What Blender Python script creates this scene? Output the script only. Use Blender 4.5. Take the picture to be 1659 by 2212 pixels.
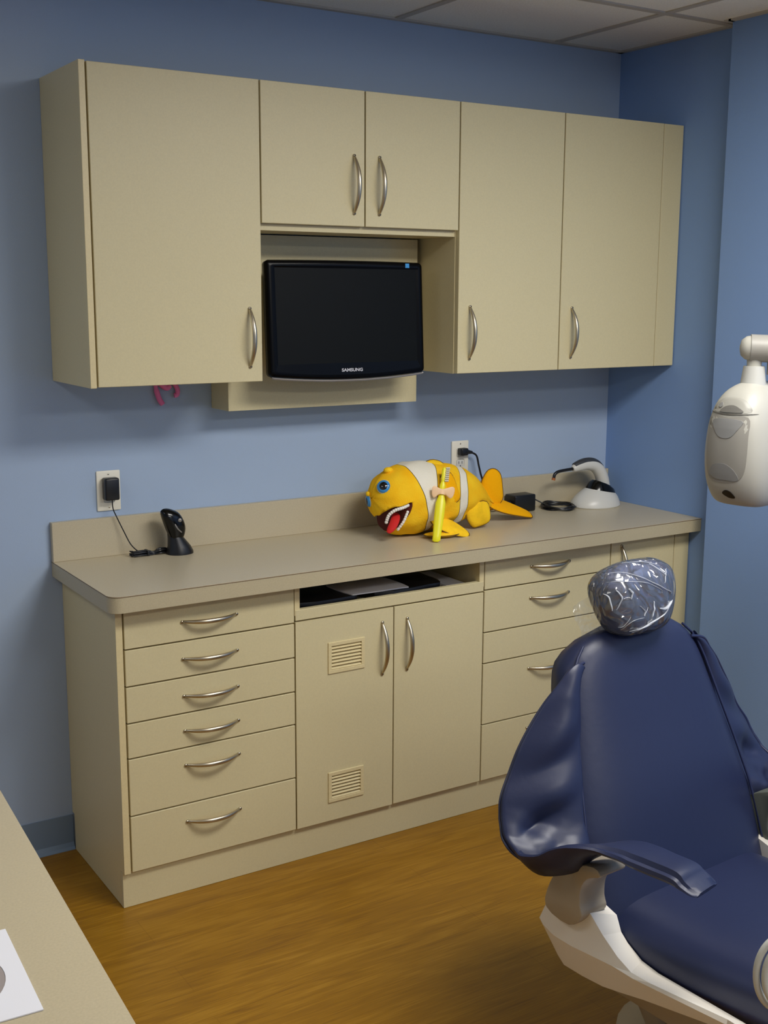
import bpy, bmesh, math, random
from mathutils import Vector, Matrix, Euler
from mathutils.bvhtree import BVHTree
random.seed(7)
for o in list(bpy.data.objects): bpy.data.objects.remove(o)
SC = bpy.context.scene
COL = SC.collection
R = math.radians

# ------------------------------------------------------------------ camera
cd = bpy.data.cameras.new('camera'); cam = bpy.data.objects.new('camera', cd); COL.objects.link(cam)
YAW, PITCH, ROLL = R(32.2983), R(-10.4586), R(0.278)
fw = Vector((math.sin(YAW)*math.cos(PITCH), math.cos(YAW)*math.cos(PITCH), math.sin(PITCH)))
r0 = Vector((math.cos(YAW), -math.sin(YAW), 0)); u0_ = r0.cross(fw)
rr = r0*math.cos(ROLL)+u0_*math.sin(ROLL); uu = u0_*math.cos(ROLL)-r0*math.sin(ROLL)
M = Matrix((rr, uu, -fw)).transposed().to_4x4(); M.translation = Vector((-0.9896, -3.2643, 1.6196))
cam.matrix_world = M
cd.sensor_fit = 'VERTICAL'; cd.sensor_height = 36; cd.sensor_width = 27; cd.lens = 36*2571.4/2212
cd.clip_start = .05
SC.camera = cam
SC.view_settings.view_transform = 'Standard'; SC.view_settings.look = 'None'
SC.view_settings.gamma = 1; SC.view_settings.exposure = 0; SC.view_settings.use_curve_mapping = False
w = bpy.data.worlds.new('world'); SC.world = w; w.use_nodes = True
w.node_tree.nodes['Background'].inputs[0].default_value = (.6, .7, .9, 1); w.node_tree.nodes['Background'].inputs[1].default_value = .02

# ceiling lamps: (x, y, width, length, watts); the last is an added fill lamp for the left wall
TROFFERS_AND_FILL = [(1.05, -2.02, 1.2, .6, 40), (.78, -3.85, 1.2, .6, 30), (-1.5, -1.2, .6, 1.2, 4.5)]

# measured sizes (metres)
W = 2.045; ZC = 2.448; STEP_Y = -.56; STEP_X = 1.98; LX = -2.4; FY = -4.9
DB = .4345; DC = .483; DU = .319
ZT, ZK, TK, ZS = .1013, .870, .0434, .9824
ZU0, ZU1, ZUM = 1.376, 2.169, 1.799

# ------------------------------------------------------------------ materials
def srgb(r, g, b):
    f = lambda c: (c/255/12.92) if c/255 <= .04045 else ((c/255+.055)/1.055)**2.4
    return (f(r), f(g), f(b), 1)
def mat(name, col, rough=.5, metal=0, spec=.5, bump=None, speck=None, coat=0, emit=None):
    m = bpy.data.materials.new(name); m.use_nodes = True
    nt = m.node_tree; b = nt.nodes['Principled BSDF']
    b.inputs['Base Color'].default_value = col; b.inputs['Roughness'].default_value = rough
    b.inputs['Metallic'].default_value = metal; b.inputs['Specular IOR Level'].default_value = spec
    b.inputs['Coat Weight'].default_value = coat; b.inputs['Coat Roughness'].default_value = .12
    tc = nt.nodes.new('ShaderNodeTexCoord')
    if speck:                                     # (scale, strength): fine mottling of the base colour
        n = nt.nodes.new('ShaderNodeTexNoise'); n.inputs['Scale'].default_value = speck[0]; n.inputs['Detail'].default_value = 4
        nt.links.new(tc.outputs['Object'], n.inputs['Vector'])
        mp = nt.nodes.new('ShaderNodeMapRange'); mp.inputs['From Min'].default_value = .3; mp.inputs['From Max'].default_value = .7
        mp.inputs['To Min'].default_value = 1-speck[1]; mp.inputs['To Max'].default_value = 1+speck[1]
        nt.links.new(n.outputs['Fac'], mp.inputs['Value'])
        vm = nt.nodes.new('ShaderNodeVectorMath'); vm.operation = 'SCALE'; vm.inputs[0].default_value = col[:3]
        nt.links.new(mp.outputs[0], vm.inputs['Scale']); nt.links.new(vm.outputs[0], b.inputs['Base Color'])
    if bump:                                      # (scale, strength)
        n = nt.nodes.new('ShaderNodeTexNoise'); n.inputs['Scale'].default_value = bump[0]; n.inputs['Detail'].default_value = 3
        nt.links.new(tc.outputs['Object'], n.inputs['Vector'])
        bp = nt.nodes.new('ShaderNodeBump'); bp.inputs['Strength'].default_value = bump[1]; bp.inputs['Distance'].default_value = .003
        nt.links.new(n.outputs['Fac'], bp.inputs['Height']); nt.links.new(bp.outputs[0], b.inputs['Normal'])
    if emit:
        b.inputs['Emission Color'].default_value = emit[0]; b.inputs['Emission Strength'].default_value = emit[1]
    return m
CREAM = mat('cream_laminate', srgb(214, 202, 160), .42, speck=(260, .03), spec=.35)
EDGE = mat('cream_edge_band', srgb(222, 206, 158), .4, speck=(260, .04))
TOP = mat('beige_laminate', srgb(196, 184, 156), .33, speck=(330, .07), spec=.45)
TOPEDGE = mat('beige_edge_laminate', srgb(190, 178, 146), .4, speck=(330, .07))
SEAM = mat('brown_seam', srgb(120, 98, 70), .6)
INNER = mat('cabinet_inside', srgb(205, 195, 170), .6)
BLUE = mat('blue_wall_paint', srgb(168, 187, 213), .75, bump=(420, .12), spec=.25)
BLUE_COOL_LIGHT = mat('blue_wall_paint_cool_light', srgb(130, 161, 210), .75, bump=(420, .12), spec=.25)  # same paint as the back wall, the right side's cooler light put into its colour
COVE = mat('blue_grey_rubber', srgb(124, 145, 168), .4)
METAL = mat('satin_nickel', srgb(196, 186, 164), .34, metal=1)
DARKM = mat('painted_gap_shade', srgb(90, 74, 48), .8)
BLACKP = mat('black_plastic', srgb(22, 23, 26), .35)
BLACKG = mat('gloss_black', srgb(8, 9, 10), .16, spec=.3, coat=.15)
BEZEL = mat('black_bezel', srgb(7, 7, 8), .22, spec=.12)
SCREEN = mat('dark_screen', srgb(10, 13, 14), .5, spec=.12)
SILVER = mat('grey_plastic_trim', srgb(150, 145, 140), .3, metal=.5)
WHITEP = mat('white_plastic', srgb(218, 217, 210), .32)
IVORY = mat('ivory_plastic', srgb(240, 235, 218), .38)
GREYP = mat('pale_grey_plastic', srgb(146, 143, 135), .45)
GREYD = mat('mid_grey_plastic', srgb(134, 134, 132), .45)
BLUEST = mat('blue_sticker', srgb(60, 150, 215), .4)
LETTER = mat('grey_lettering', srgb(200, 200, 205), .35)
VINYL = mat('blue_vinyl', srgb(33, 40, 69), .42, bump=(55, .12), speck=(500, .03), spec=.42)
VINYLD = mat('blue_vinyl_piping', srgb(32, 39, 72), .4)
TAUPE = mat('taupe_paint', srgb(160, 148, 128), .4)
CHAIRW = mat('chair_white_paint', srgb(226, 220, 208), .42)
PAPER = mat('white_paper', srgb(238, 238, 242), .7)
GREYC = mat('grey_print', srgb(160, 150, 145), .5)
PINK = mat('pink_plastic', srgb(240, 120, 175), .4)
HOSE = mat('pale_grey_hose', srgb(196, 198, 190), .4)
DGREY = mat('dark_grey_green', srgb(88, 92, 84), .5)

def floor_mat():
    m = bpy.data.materials.new('oak_vinyl_floor'); m.use_nodes = True; nt = m.node_tree; N = nt.nodes; L = nt.links
    b = N['Principled BSDF']; b.inputs['Roughness'].default_value = .36; b.inputs['Specular IOR Level'].default_value = .4
    tc = N.new('ShaderNodeTexCoord')
    def noise(sx, sy, sc, det, dist=0):
        mp = N.new('ShaderNodeMapping'); mp.inputs['Scale'].default_value = (sx, sy, 1); L.new(tc.outputs['Object'], mp.inputs['Vector'])
        n = N.new('ShaderNodeTexNoise'); n.inputs['Scale'].default_value = sc; n.inputs['Detail'].default_value = det
        n.inputs['Distortion'].default_value = dist; L.new(mp.outputs[0], n.inputs['Vector']); return n
    n1 = noise(1, 10, 3.2, 6, 1.5); n2 = noise(1, 34, 9, 6, .4); n3 = noise(1, 2.2, 2.2, 3, .8)
    br = N.new('ShaderNodeTexBrick'); br.inputs['Scale'].default_value = 1; br.inputs['Brick Width'].default_value = 1.22; br.inputs['Row Height'].default_value = .125
    br.inputs['Mortar Size'].default_value = .0012; br.inputs['Color1'].default_value = (.42, .42, .42, 1); br.inputs['Color2'].default_value = (.58, .58, .58, 1); br.inputs['Mortar'].default_value = (.15, .15, .15, 1)
    br.offset = .37; L.new(tc.outputs['Object'], br.inputs['Vector'])
    def mix(a, bb, f):
        x = N.new('ShaderNodeMix'); x.data_type = 'FLOAT'; x.inputs[0].default_value = f; L.new(a, x.inputs[2]); L.new(bb, x.inputs[3]); return x.outputs[0]
    v = mix(n1.outputs['Fac'], n2.outputs['Fac'], .5); v = mix(v, n3.outputs['Fac'], .18)
    bw = N.new('ShaderNodeRGBToBW'); L.new(br.outputs['Color'], bw.inputs[0]); v = mix(v, bw.outputs[0], .16)
    cr = N.new('ShaderNodeValToRGB'); e = cr.color_ramp.elements
    e[0].position = .31; e[0].color = srgb(112, 72, 10); e[1].position = .69; e[1].color = srgb(176, 130, 38)
    e2 = e.new(.5); e2.color = srgb(146, 102, 15)
    L.new(v, cr.inputs[0]); L.new(cr.outputs[0], b.inputs['Base Color'])
    bp = N.new('ShaderNodeBump'); bp.inputs['Strength'].default_value = .06; L.new(n2.outputs['Fac'], bp.inputs['Height']); L.new(bp.outputs[0], b.inputs['Normal'])
    return m
FLOOR = floor_mat()
CEIL = mat('ceiling_tile', srgb(243, 240, 232), .9, bump=(160, .5), speck=(190, .05))
GRID = mat('ceiling_grid', srgb(186, 180, 170), .6)
LENS = mat('lamp_lens', (.9, .9, .88, 1), .5, emit=((1, .98, .93, 1), 2.2))

def fish_mat():
    m = mat('striped_plush', srgb(250, 180, 20), .95, bump=(300, .5), spec=.1); nt = m.node_tree; N = nt.nodes; L = nt.links
    b = N['Principled BSDF']; tc = N.new('ShaderNodeTexCoord'); sx = N.new('ShaderNodeSeparateXYZ'); L.new(tc.outputs['Object'], sx.inputs[0])
    def ma(op, a, bb=None, c=None):
        x = N.new('ShaderNodeMath'); x.operation = op
        for i, q in enumerate((a, bb, c)):
            if q is None: continue
            if isinstance(q, (int, float)): x.inputs[i].default_value = q
            else: L.new(q, x.inputs[i])
        return x.outputs[0]
    X, Z = sx.outputs[0], sx.outputs[2]; Z0 = ma('SUBTRACT', Z, .98)
    Z1 = ma('SUBTRACT', Z, 1.0); tp = ma('MAXIMUM', Z1, 0); T2 = ma('MULTIPLY', tp, tp)
    def band(lo, hi, g): return ma('MULTIPLY', ma('GREATER_THAN', ma('ADD', X, g), lo), ma('LESS_THAN', ma('SUBTRACT', X, g), hi))
    L1, R1 = ma('SUBTRACT', 1.037, ma('MULTIPLY', Z1, .28)), ma('ADD', 1.084, ma('MULTIPLY', T2, 4))
    L2, R2 = ma('ADD', 1.187, ma('MULTIPLY', T2, 6)), ma('ADD', 1.222, ma('MULTIPLY', T2, 7))
    white = ma('MAXIMUM', band(L1, R1, 0), band(L2, R2, 0)); dark = ma('MAXIMUM', band(L1, R1, .0022), band(L2, R2, .0022))
    nz = N.new('ShaderNodeTexNoise'); nz.inputs['Scale'].default_value = 22; L.new(tc.outputs['Object'], nz.inputs['Vector'])
    base = N.new('ShaderNodeMix'); base.data_type = 'RGBA'; L.new(nz.outputs['Fac'], base.inputs[0])
    base.inputs[6].default_value = srgb(255, 182, 12); base.inputs[7].default_value = srgb(255, 214, 50)
    m1 = N.new('ShaderNodeMix'); m1.data_type = 'RGBA'; L.new(dark, m1.inputs[0]); L.new(base.outputs[2], m1.inputs[6]); m1.inputs[7].default_value = srgb(70, 55, 30)
    m2 = N.new('ShaderNodeMix'); m2.data_type = 'RGBA'; L.new(white, m2.inputs[0]); L.new(m1.outputs[2], m2.inputs[6]); m2.inputs[7].default_value = srgb(238, 232, 214)
    L.new(m2.outputs[2], b.inputs['Base Color']); return m
FISH = fish_mat()
FISHY = mat('yellow_plush', srgb(255, 206, 40), .95, bump=(300, .5), speck=(30, .12), spec=.1)
FISHO = mat('orange_plush', srgb(255, 182, 14), .95, bump=(300, .5), spec=.1)
PIPING = mat('brown_piping', srgb(110, 80, 20), .8)
def wrap_mat():
    m = bpy.data.materials.new('clear_film'); m.use_nodes = True; nt = m.node_tree; N = nt.nodes; L = nt.links
    N.remove(N['Principled BSDF']); out = N['Material Output']
    tr = N.new('ShaderNodeBsdfTransparent'); tr.inputs[0].default_value = (.96, .97, .98, 1)
    gl = N.new('ShaderNodeBsdfGlossy'); gl.inputs['Roughness'].default_value = .13; gl.inputs[0].default_value = (1, 1, 1, 1)
    mx = N.new('ShaderNodeMixShader'); fr = N.new('ShaderNodeFresnel'); fr.inputs[0].default_value = 1.45
    tc = N.new('ShaderNodeTexCoord'); nz = N.new('ShaderNodeTexNoise'); nz.inputs['Scale'].default_value = 9; nz.inputs['Detail'].default_value = 2
    L.new(tc.outputs['Object'], nz.inputs['Vector'])
    vm = N.new('ShaderNodeVectorMath'); vm.operation = 'MULTIPLY_ADD'; vm.inputs[1].default_value = (.14, .14, .14); L.new(nz.outputs['Color'], vm.inputs[0]); L.new(tc.outputs['Object'], vm.inputs[2])
    mp = N.new('ShaderNodeMapping'); mp.inputs['Rotation'].default_value = (.3, .8, .5); mp.inputs['Scale'].default_value = (1, 1, .38); L.new(vm.outputs[0], mp.inputs['Vector'])
    n = N.new('ShaderNodeTexVoronoi'); n.feature = 'F1'; n.inputs['Scale'].default_value = 44; L.new(mp.outputs[0], n.inputs['Vector'])
    bp = N.new('ShaderNodeBump'); bp.inputs['Strength'].default_value = 1.0; bp.inputs['Distance'].default_value = .011; L.new(n.outputs['Distance'], bp.inputs['Height'])
    L.new(bp.outputs[0], gl.inputs['Normal']); L.new(bp.outputs[0], fr.inputs['Normal'])
    ad = N.new('ShaderNodeMath'); ad.operation = 'ADD'; ad.inputs[1].default_value = .07; L.new(fr.outputs[0], ad.inputs[0])
    df = N.new('ShaderNodeBsdfDiffuse'); df.inputs[0].default_value = (.8, .83, .88, 1); m0 = N.new('ShaderNodeMixShader'); m0.inputs[0].default_value = .075
    L.new(tr.outputs[0], m0.inputs[1]); L.new(df.outputs[0], m0.inputs[2])
    L.new(ad.outputs[0], mx.inputs[0]); L.new(m0.outputs[0], mx.inputs[1]); L.new(gl.outputs[0], mx.inputs[2]); L.new(mx.outputs[0], out.inputs[0])
    return m
WRAP = wrap_mat()

# ------------------------------------------------------------------ helpers
class MB:
    def __init__(s): s.bm = bmesh.new()
    def box(s, x0, x1, y0, y1, z0, z1, bev=0, seg=2):
        bm = bmesh.new(); bmesh.ops.create_cube(bm, size=1)
        bmesh.ops.scale(bm, vec=(abs(x1-x0), abs(y1-y0), abs(z1-z0)), verts=bm.verts)
        bmesh.ops.translate(bm, vec=((x0+x1)/2, (y0+y1)/2, (z0+z1)/2), verts=bm.verts)
        if bev: bmesh.ops.bevel(bm, geom=bm.edges[:], offset=bev, segments=seg, profile=.5, affect='EDGES')
        return s.merge(bm)
    def merge(s, bm, mtx=None):
        if mtx: bmesh.ops.transform(bm, matrix=mtx, verts=bm.verts)
        me = bpy.data.meshes.new('t'); bm.to_mesh(me); bm.free(); s.bm.from_mesh(me); bpy.data.meshes.remove(me); return s
    def loft(s, rings, caps=True, close=True):
        vs = [[s.bm.verts.new(p) for p in r] for r in rings]; n = len(vs[0])
        for a, b in zip(vs, vs[1:]):
            for i in range(n if close else n-1):
                j = (i+1) % n
                try: s.bm.faces.new((a[i], a[j], b[j], b[i]))
                except ValueError: pass
        if caps and close:
            for r in (vs[0][::-1], vs[-1]):
                try: s.bm.faces.new(r)
                except ValueError: pass
        return s
    def tube(s, pts, rad, n=10, flat=1.0, up=None, caps=True):
        pts = [Vector(p) for p in pts]; m = len(pts)
        rads = rad if isinstance(rad, (list, tuple)) else [rad]*m
        rings = []; prev = None
        for i, p in enumerate(pts):
            t = (pts[min(i+1, m-1)]-pts[max(i-1, 0)]).normalized()
            if prev is None:
                a = Vector(up) if up else (Vector((0, 0, 1)) if abs(t.z) < .9 else Vector((1, 0, 0)))
            else: a = prev
            a = (a-t*a.dot(t)).normalized(); prev = a; b = t.cross(a)
            rings.append([p+a*math.cos(q)*rads[i]*flat+b*math.sin(q)*rads[i] for q in [2*math.pi*k/n for k in range(n)]])
        return s.loft(rings, caps)
    def prism(s, poly, axis, a, b, bev=0):        # polygon in the plane normal to axis, extruded from a to b
        f = {'x': lambda p, h: (h, p[0], p[1]), 'y': lambda p, h: (p[0], h, p[1]), 'z': lambda p, h: (p[0], p[1], h)}[axis]
        bm = bmesh.new(); v0 = [bm.verts.new(f(p, a)) for p in poly]; v1 = [bm.verts.new(f(p, b)) for p in poly]
        bm.faces.new(v0[::-1]); bm.faces.new(v1); n = len(poly)
        for i in range(n): bm.faces.new((v0[i], v0[(i+1) % n], v1[(i+1) % n], v1[i]))
        bmesh.ops.recalc_face_normals(bm, faces=bm.faces)
        if bev: bmesh.ops.bevel(bm, geom=bm.edges[:], offset=bev, segments=2, profile=.5, affect='EDGES')
        return s.merge(bm)
    def ball(s, c, r, seg=24, rot=None):
        bm = bmesh.new(); bmesh.ops.create_uvsphere(bm, u_segments=seg, v_segments=seg//2, radius=1)
        rv = r if isinstance(r, (tuple, list)) else (r, r, r)
        m = Matrix.Translation(Vector(c)) @ (rot.to_matrix().to_4x4() if rot else Matrix()) @ Matrix.Diagonal((*rv, 1))
        return s.merge(bm, m)
    def pillow(s, outline, org, ux, uy, thick, bend=0, wob=0):   # cushion-like leaf from a 2-D outline
        org, ux, uy = Vector(org), Vector(ux).normalized(), Vector(uy); uy = (uy-ux*uy.dot(ux)).normalized(); nz = ux.cross(uy)
        pts = smooth_closed(outline, 3); cx = sum(p[0] for p in pts)/len(pts); cy = sum(p[1] for p in pts)/len(pts)
        L = max(abs(p[0]-cx) for p in pts) or 1
        def ring(k, sg):
            h = sg*thick*math.sqrt(max(0, 1-k**2.5))
            out = []
            for p in pts:
                x = cx+(p[0]-cx)*k; y = cy+(p[1]-cy)*k
                out.append(org+ux*x+uy*y+nz*(h+bend*((x-cx)/L)**2+wob*math.sin(x*90+y*40)))
            return out
        ks = (.03, .3, .6, .8, .93, 1)
        rings = [ring(k, 1) for k in ks]+[ring(k, -1) for k in ks[-2::-1]]
        return s.loft(rings)
    def build(s, name, m, parent=None, smooth=True, mods=None, label=None, ang=38):
        bmesh.ops.recalc_face_normals(s.bm, faces=s.bm.faces)
        me = bpy.data.meshes.new(name); s.bm.to_mesh(me); s.bm.free()
        me.materials.append(m)
        o = bpy.data.objects.new(name, me); COL.objects.link(o)
        if parent: o.parent = parent
        if smooth:
            for p in me.polygons: p.use_smooth = True
            bm = bmesh.new(); bm.from_mesh(me)
            for e in bm.edges:
                if len(e.link_faces) == 2 and e.calc_face_angle(0) > R(ang): e.smooth = False
            bm.to_mesh(me); bm.free()
        if mods: mods(o)
        if label: o['label'] = label
        return o
def smooth_closed(pts, n):
    out = []; m = len(pts)
    for i in range(m):
        p0, p1, p2, p3 = (pts[(i+k-1) % m] for k in range(4))
        for k in range(n):
            t = k/n
            out.append(tuple(.5*((2*p1[j])+(-p0[j]+p2[j])*t+(2*p0[j]-5*p1[j]+4*p2[j]-p3[j])*t*t+(-p0[j]+3*p1[j]-3*p2[j]+p3[j])*t**3) for j in range(len(p1))))
    return out
def smooth_open(pts, n):
    out = []; m = len(pts); g = lambda i: pts[max(0, min(m-1, i))]
    for i in range(m-1):
        p0, p1, p2, p3 = g(i-1), g(i), g(i+1), g(i+2)
        for k in range(n):
            t = k/n
            out.append(tuple(.5*((2*p1[j])+(-p0[j]+p2[j])*t+(2*p0[j]-5*p1[j]+4*p2[j]-p3[j])*t*t+(-p0[j]+3*p1[j]-3*p2[j]+p3[j])*t**3) for j in range(len(p1))))
    out.append(tuple(pts[-1])); return out
def interp(tab, x):
    if x <= tab[0][0]: return tab[0][1]
    for (a, b), (c, d) in zip(tab, tab[1:]):
        if x <= c: return b+(d-b)*(x-a)/(c-a)
    return tab[-1][1]
def subd(l=2):
    def f(o):
        m = o.modifiers.new('s', 'SUBSURF'); m.levels = l; m.render_levels = l
    return f
def tag(o, label, cat, group=None):
    o['label'] = label; o['category'] = cat
    if group: o['group'] = group
    return o
def struct(o): o['kind'] = 'structure'; return o
def thing(name, label, cat, loc=(0, 0, 0), rz=0, group=None):
    o = bpy.data.objects.new(name, None); COL.objects.link(o); o.empty_display_size = .05
    o.location = loc; o.rotation_euler = (0, 0, rz); return tag(o, label, cat, group)
def rel(o, loc):                                  # keep an object's world-coordinate mesh while its parent sits at loc
    o.data.transform(Matrix.Translation(-Vector(loc))); return o

# ------------------------------------------------------------------ room shell
struct(MB().box(LX, W+.1, FY, .1, -.1, 0).build('floor', FLOOR, smooth=False))
struct(MB().box(LX-.1, W+.1, 0, .1, 0, ZC).build('wall_back', BLUE, smooth=False))
struct(MB().prism([(W, 0), (W, STEP_Y), (STEP_X, STEP_Y), (STEP_X, FY), (W+.1, FY), (W+.1, 0)], 'z', 0, ZC).build('wall_right', BLUE_COOL_LIGHT, smooth=False))
struct(MB().box(LX-.1, LX, FY, 0, 0, ZC).build('wall_left', BLUE, smooth=False))
struct(MB().box(LX-.1, W+.1, FY-.1, FY, 0, ZC).build('wall_front', BLUE, smooth=False))
# ceiling with square holes for the lamps is one slab; the lamps hang flush just below it
struct(MB().box(LX-.1, W+.1, FY-.1, .1, ZC, ZC+.1).build('ceiling', CEIL, smooth=False))
g = MB()
gx = [1.105+.634*k for k in range(-5, 2)]; gy = [-.515-.61*k for k in range(0, 8)]
for x in gx: g.box(x-.012, x+.012, FY, 0, ZC-.004, ZC)
for y in gy: g.box(LX, W if y > STEP_Y else STEP_X, y-.012, y+.012, ZC-.0045, ZC)
struct(g.build('trim_1', GRID, smooth=False))
g = MB()
g.box(LX, W, -.020, 0, ZC-.006, ZC); g.box(W-.02, W, STEP_Y, 0, ZC-.006, ZC); g.box(STEP_X-.02, STEP_X, FY, STEP_Y, ZC-.006, ZC); g.box(STEP_X-.02, W, STEP_Y-.01, STEP_Y+.018, ZC-.006, ZC)
struct(g.build('trim_2', GRID, smooth=False))
cove = [(0, .105), (.003, .105), (.004, .02), (.009, .008), (.016, .001), (.016, 0), (0, 0)]
struct(MB().prism([(-a, b) for a, b in cove], 'x', LX, -.006).build('baseboard_back', COVE, smooth=False))
struct(MB().prism([(STEP_X-a, b) for a, b in cove], 'y', FY, STEP_Y).build('baseboard_right', COVE, smooth=False))

for i, (x, y, sx, sy, pw) in enumerate(TROFFERS_AND_FILL):
    t = thing('ceiling_light', ('recessed ceiling light above the dental chair', 'recessed ceiling light behind the camera', 'added unseen fill light at the ceiling, brightening the left wall')[i], 'light', (x, y, ZC-.03))
    f = MB()
    for a, b, c, d in ((-sx/2, sx/2, -sy/2, -sy/2+.02), (-sx/2, sx/2, sy/2-.02, sy/2), (-sx/2, -sx/2+.02, -sy/2+.02, sy/2-.02), (sx/2-.02, sx/2, -sy/2+.02, sy/2-.02)): f.box(a, b, c, d, 0, .03)
    f.build('frame', WHITEP, t, smooth=False)
    MB().box(-sx/2+.02, sx/2-.02, -sy/2+.02, sy/2-.02, .008, .03).build('diffuser', LENS, t, smooth=False)
    ld = bpy.data.lights.new('lamp', 'AREA'); ld.shape = 'RECTANGLE'; ld.size = sx-.06; ld.size_y = sy-.06; ld.energy = pw; ld.color = (1, .97, .92)
    lo = bpy.data.objects.new('lamp', ld); COL.objects.link(lo); lo.parent = t; lo.location = (0, 0, .004)

# ------------------------------------------------------------------ cabinet hardware
def handle_mesh():
    pts = []; rad = []; n = 22; Lh = .078
    for i in range(n+1):
        t = -1+2*i/n
        pts.append((0, -.031*(1-abs(t)**2.2)+.0, Lh*t)); rad.append(.0034+.0024*(1-t*t))
    m = MB().tube(pts, rad, 12, up=(1, 0, 0), flat=1.15)
    for s in (-1, 1): m.tube([(0, -.004, s*Lh), (0, 0.0005, s*Lh)], .0045, 10)
    bmesh.ops.recalc_face_normals(m.bm, faces=m.bm.faces)
    me = bpy.data.meshes.new('handle'); m.bm.to_mesh(me); m.bm.free(); me.materials.append(METAL)
    for p in me.polygons: p.use_smooth = True
    return me
HM = handle_mesh()
def handle(parent, x, z, y, horiz=False):
    o = bpy.data.objects.new('handle', HM); COL.objects.link(o); o.parent = parent
    pl = parent.parent.location if parent.parent else Vector()
    o.location = Vector((x, y, z))-pl-parent.location
    if horiz: o.rotation_euler = (0, R(90), 0)
    return o
G = .0021
def front(name, x0, x1, z0, z1, y, parent, m=CREAM):
    o = MB().box(x0+G, x1-G, y, y+.019, z0+G, z1-G, .0011, 1).build(name, m, parent, smooth=False)
    return rel(o, parent.location)
def body(m, x0, x1, y0, y1, z0, z1, th=.016):     # an open-fronted carcass
    m.box(x0, x0+th, y0, y1, z0, z1); m.box(x1-th, x1, y0, y1, z0, z1)
    m.box(x0+th, x1-th, y0, y1, z0, z0+th); m.box(x0+th, x1-th, y0, y1, z1-th, z1); m.box(x0+th, x1-th, y1-.008, y1, z0+th, z1-th)
    return m

# ------------------------------------------------------------------ wall cabinets
YU = -DU
def wall_cab(x0, x1, z0, label, group='cream wall cabinets'):
    loc = ((x0+x1)/2, -DU/2, z0); t = thing('wall_cabinet', label, 'cabinet', loc, 0, group)
    o = body(MB(), x0, x1, YU+.0195, -.001, z0+.001, ZU1).build('body', CREAM, t, smooth=False); rel(o, loc); return t
u = [.0105, .479, .8046, 1.1303, 1.5296, 1.9524, 2.043]
t = wall_cab(.0105, u[1]-.0008, ZU0, 'leftmost cream wall cabinet, tall single door with handle at its lower right corner')
o = MB().box(-.006, .010, YU, -.001, ZU0, ZU1, .0008, 1).build('end_panel', EDGE, t, smooth=False); rel(o, t.location)
d = front('door', .0125, u[1], ZU0, ZU1, YU, t); handle(d, .440, 1.497, YU)
t = wall_cab(u[1], u[3]-.0008, ZUM, 'short two-door cream wall cabinet directly above the monitor')
d = front('door', u[1], u[2], ZUM, ZU1, YU, t); handle(d, .768, 1.914, YU)
d = front('door', u[2], u[3], ZUM, ZU1, YU, t); handle(d, .851, 1.914, YU)
o = MB().box(u[1]+.001, u[3]-.001, YU+.02, -.122, ZUM-.016, ZUM+.0005).build('bottom_rail', CREAM, t, smooth=False); rel(o, t.location)
t = wall_cab(u[3], u[4]-.0008, ZU0, 'tall single-door cream wall cabinet immediately right of the monitor niche')
d = front('door', u[3], u[4], ZU0, ZU1, YU, t); handle(d, 1.175, 1.500, YU)
t = wall_cab(u[4], 1.97, ZU0, 'rightmost cream wall cabinet with a narrow filler strip against the blue corner wall')
d = front('door', u[4], u[5], ZU0, ZU1, YU, t); handle(d, 1.578, 1.495, YU)
front('filler_strip', u[5]-.001, u[6], ZU0, ZU1, YU+.001, t)

# mounting panel behind the monitor
loc = (.79, -.06, 1.28); t = thing('mounting_panel', 'boxed cream panel on the wall behind the monitor, dropping below the cabinets', 'panel', loc)
o = MB().prism([(.465, 1.279), (1.117, 1.279), (1.117, 1.780), (.482, 1.780), (.482, 1.3745), (.465, 1.3745)], 'y', -.12, -.001, .0008).build('panel', CREAM, t, smooth=False); rel(o, loc)

# ------------------------------------------------------------------ monitor
t = thing('monitor', 'black flat widescreen monitor hanging in the niche between the wall cabinets', 'monitor', (.793, -.252, 1.545))
TI = Matrix.Rotation(R(-3.5), 4, 'X')
MW, MH = .262, .163
def rrect(w, h, r, sag=0, n=6, k=1.0):
    pts = []
    for cx, cz, a0 in ((w-r, h-r, 0), (-w+r, h-r, 90), (-w+r, -h+r, 180), (w-r, -h+r, 270)):
        for i in range(n+1):
            a = R(a0+90*i/n); pts.append((cx+r*math.cos(a), cz+r*math.sin(a)))
        if a0 == 180:
            for i in range(1, 16): pts.append((-w+r+(2*w-2*r)*i/16, -h))
        if a0 == 0:
            for i in range(1, 16): pts.append((w-r-(2*w-2*r)*i/16, h))
    out = []
    for x, z in pts:
        kk = 1-(x/w)**2
        if z < 0: z -= sag*kk*(-z/h)
        else: z += sag*.18*kk*(z/h)
        out.append((x, z))
    return out
def mon_ring(s, y, sag=.014):
    return [(x, y, z) for x, z in rrect(MW-s, MH-s, max(.012-s*.4, .004), sag)]
b = MB(); b.loft([mon_ring(.012, .045), mon_ring(.002, .032), mon_ring(0, .012), mon_ring(.003, .004), mon_ring(.010, 0), mon_ring(.017, .0008)], caps=False)
b.bm.faces.new([b.bm.verts.new(p) for p in mon_ring(.012, .045)])
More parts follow.
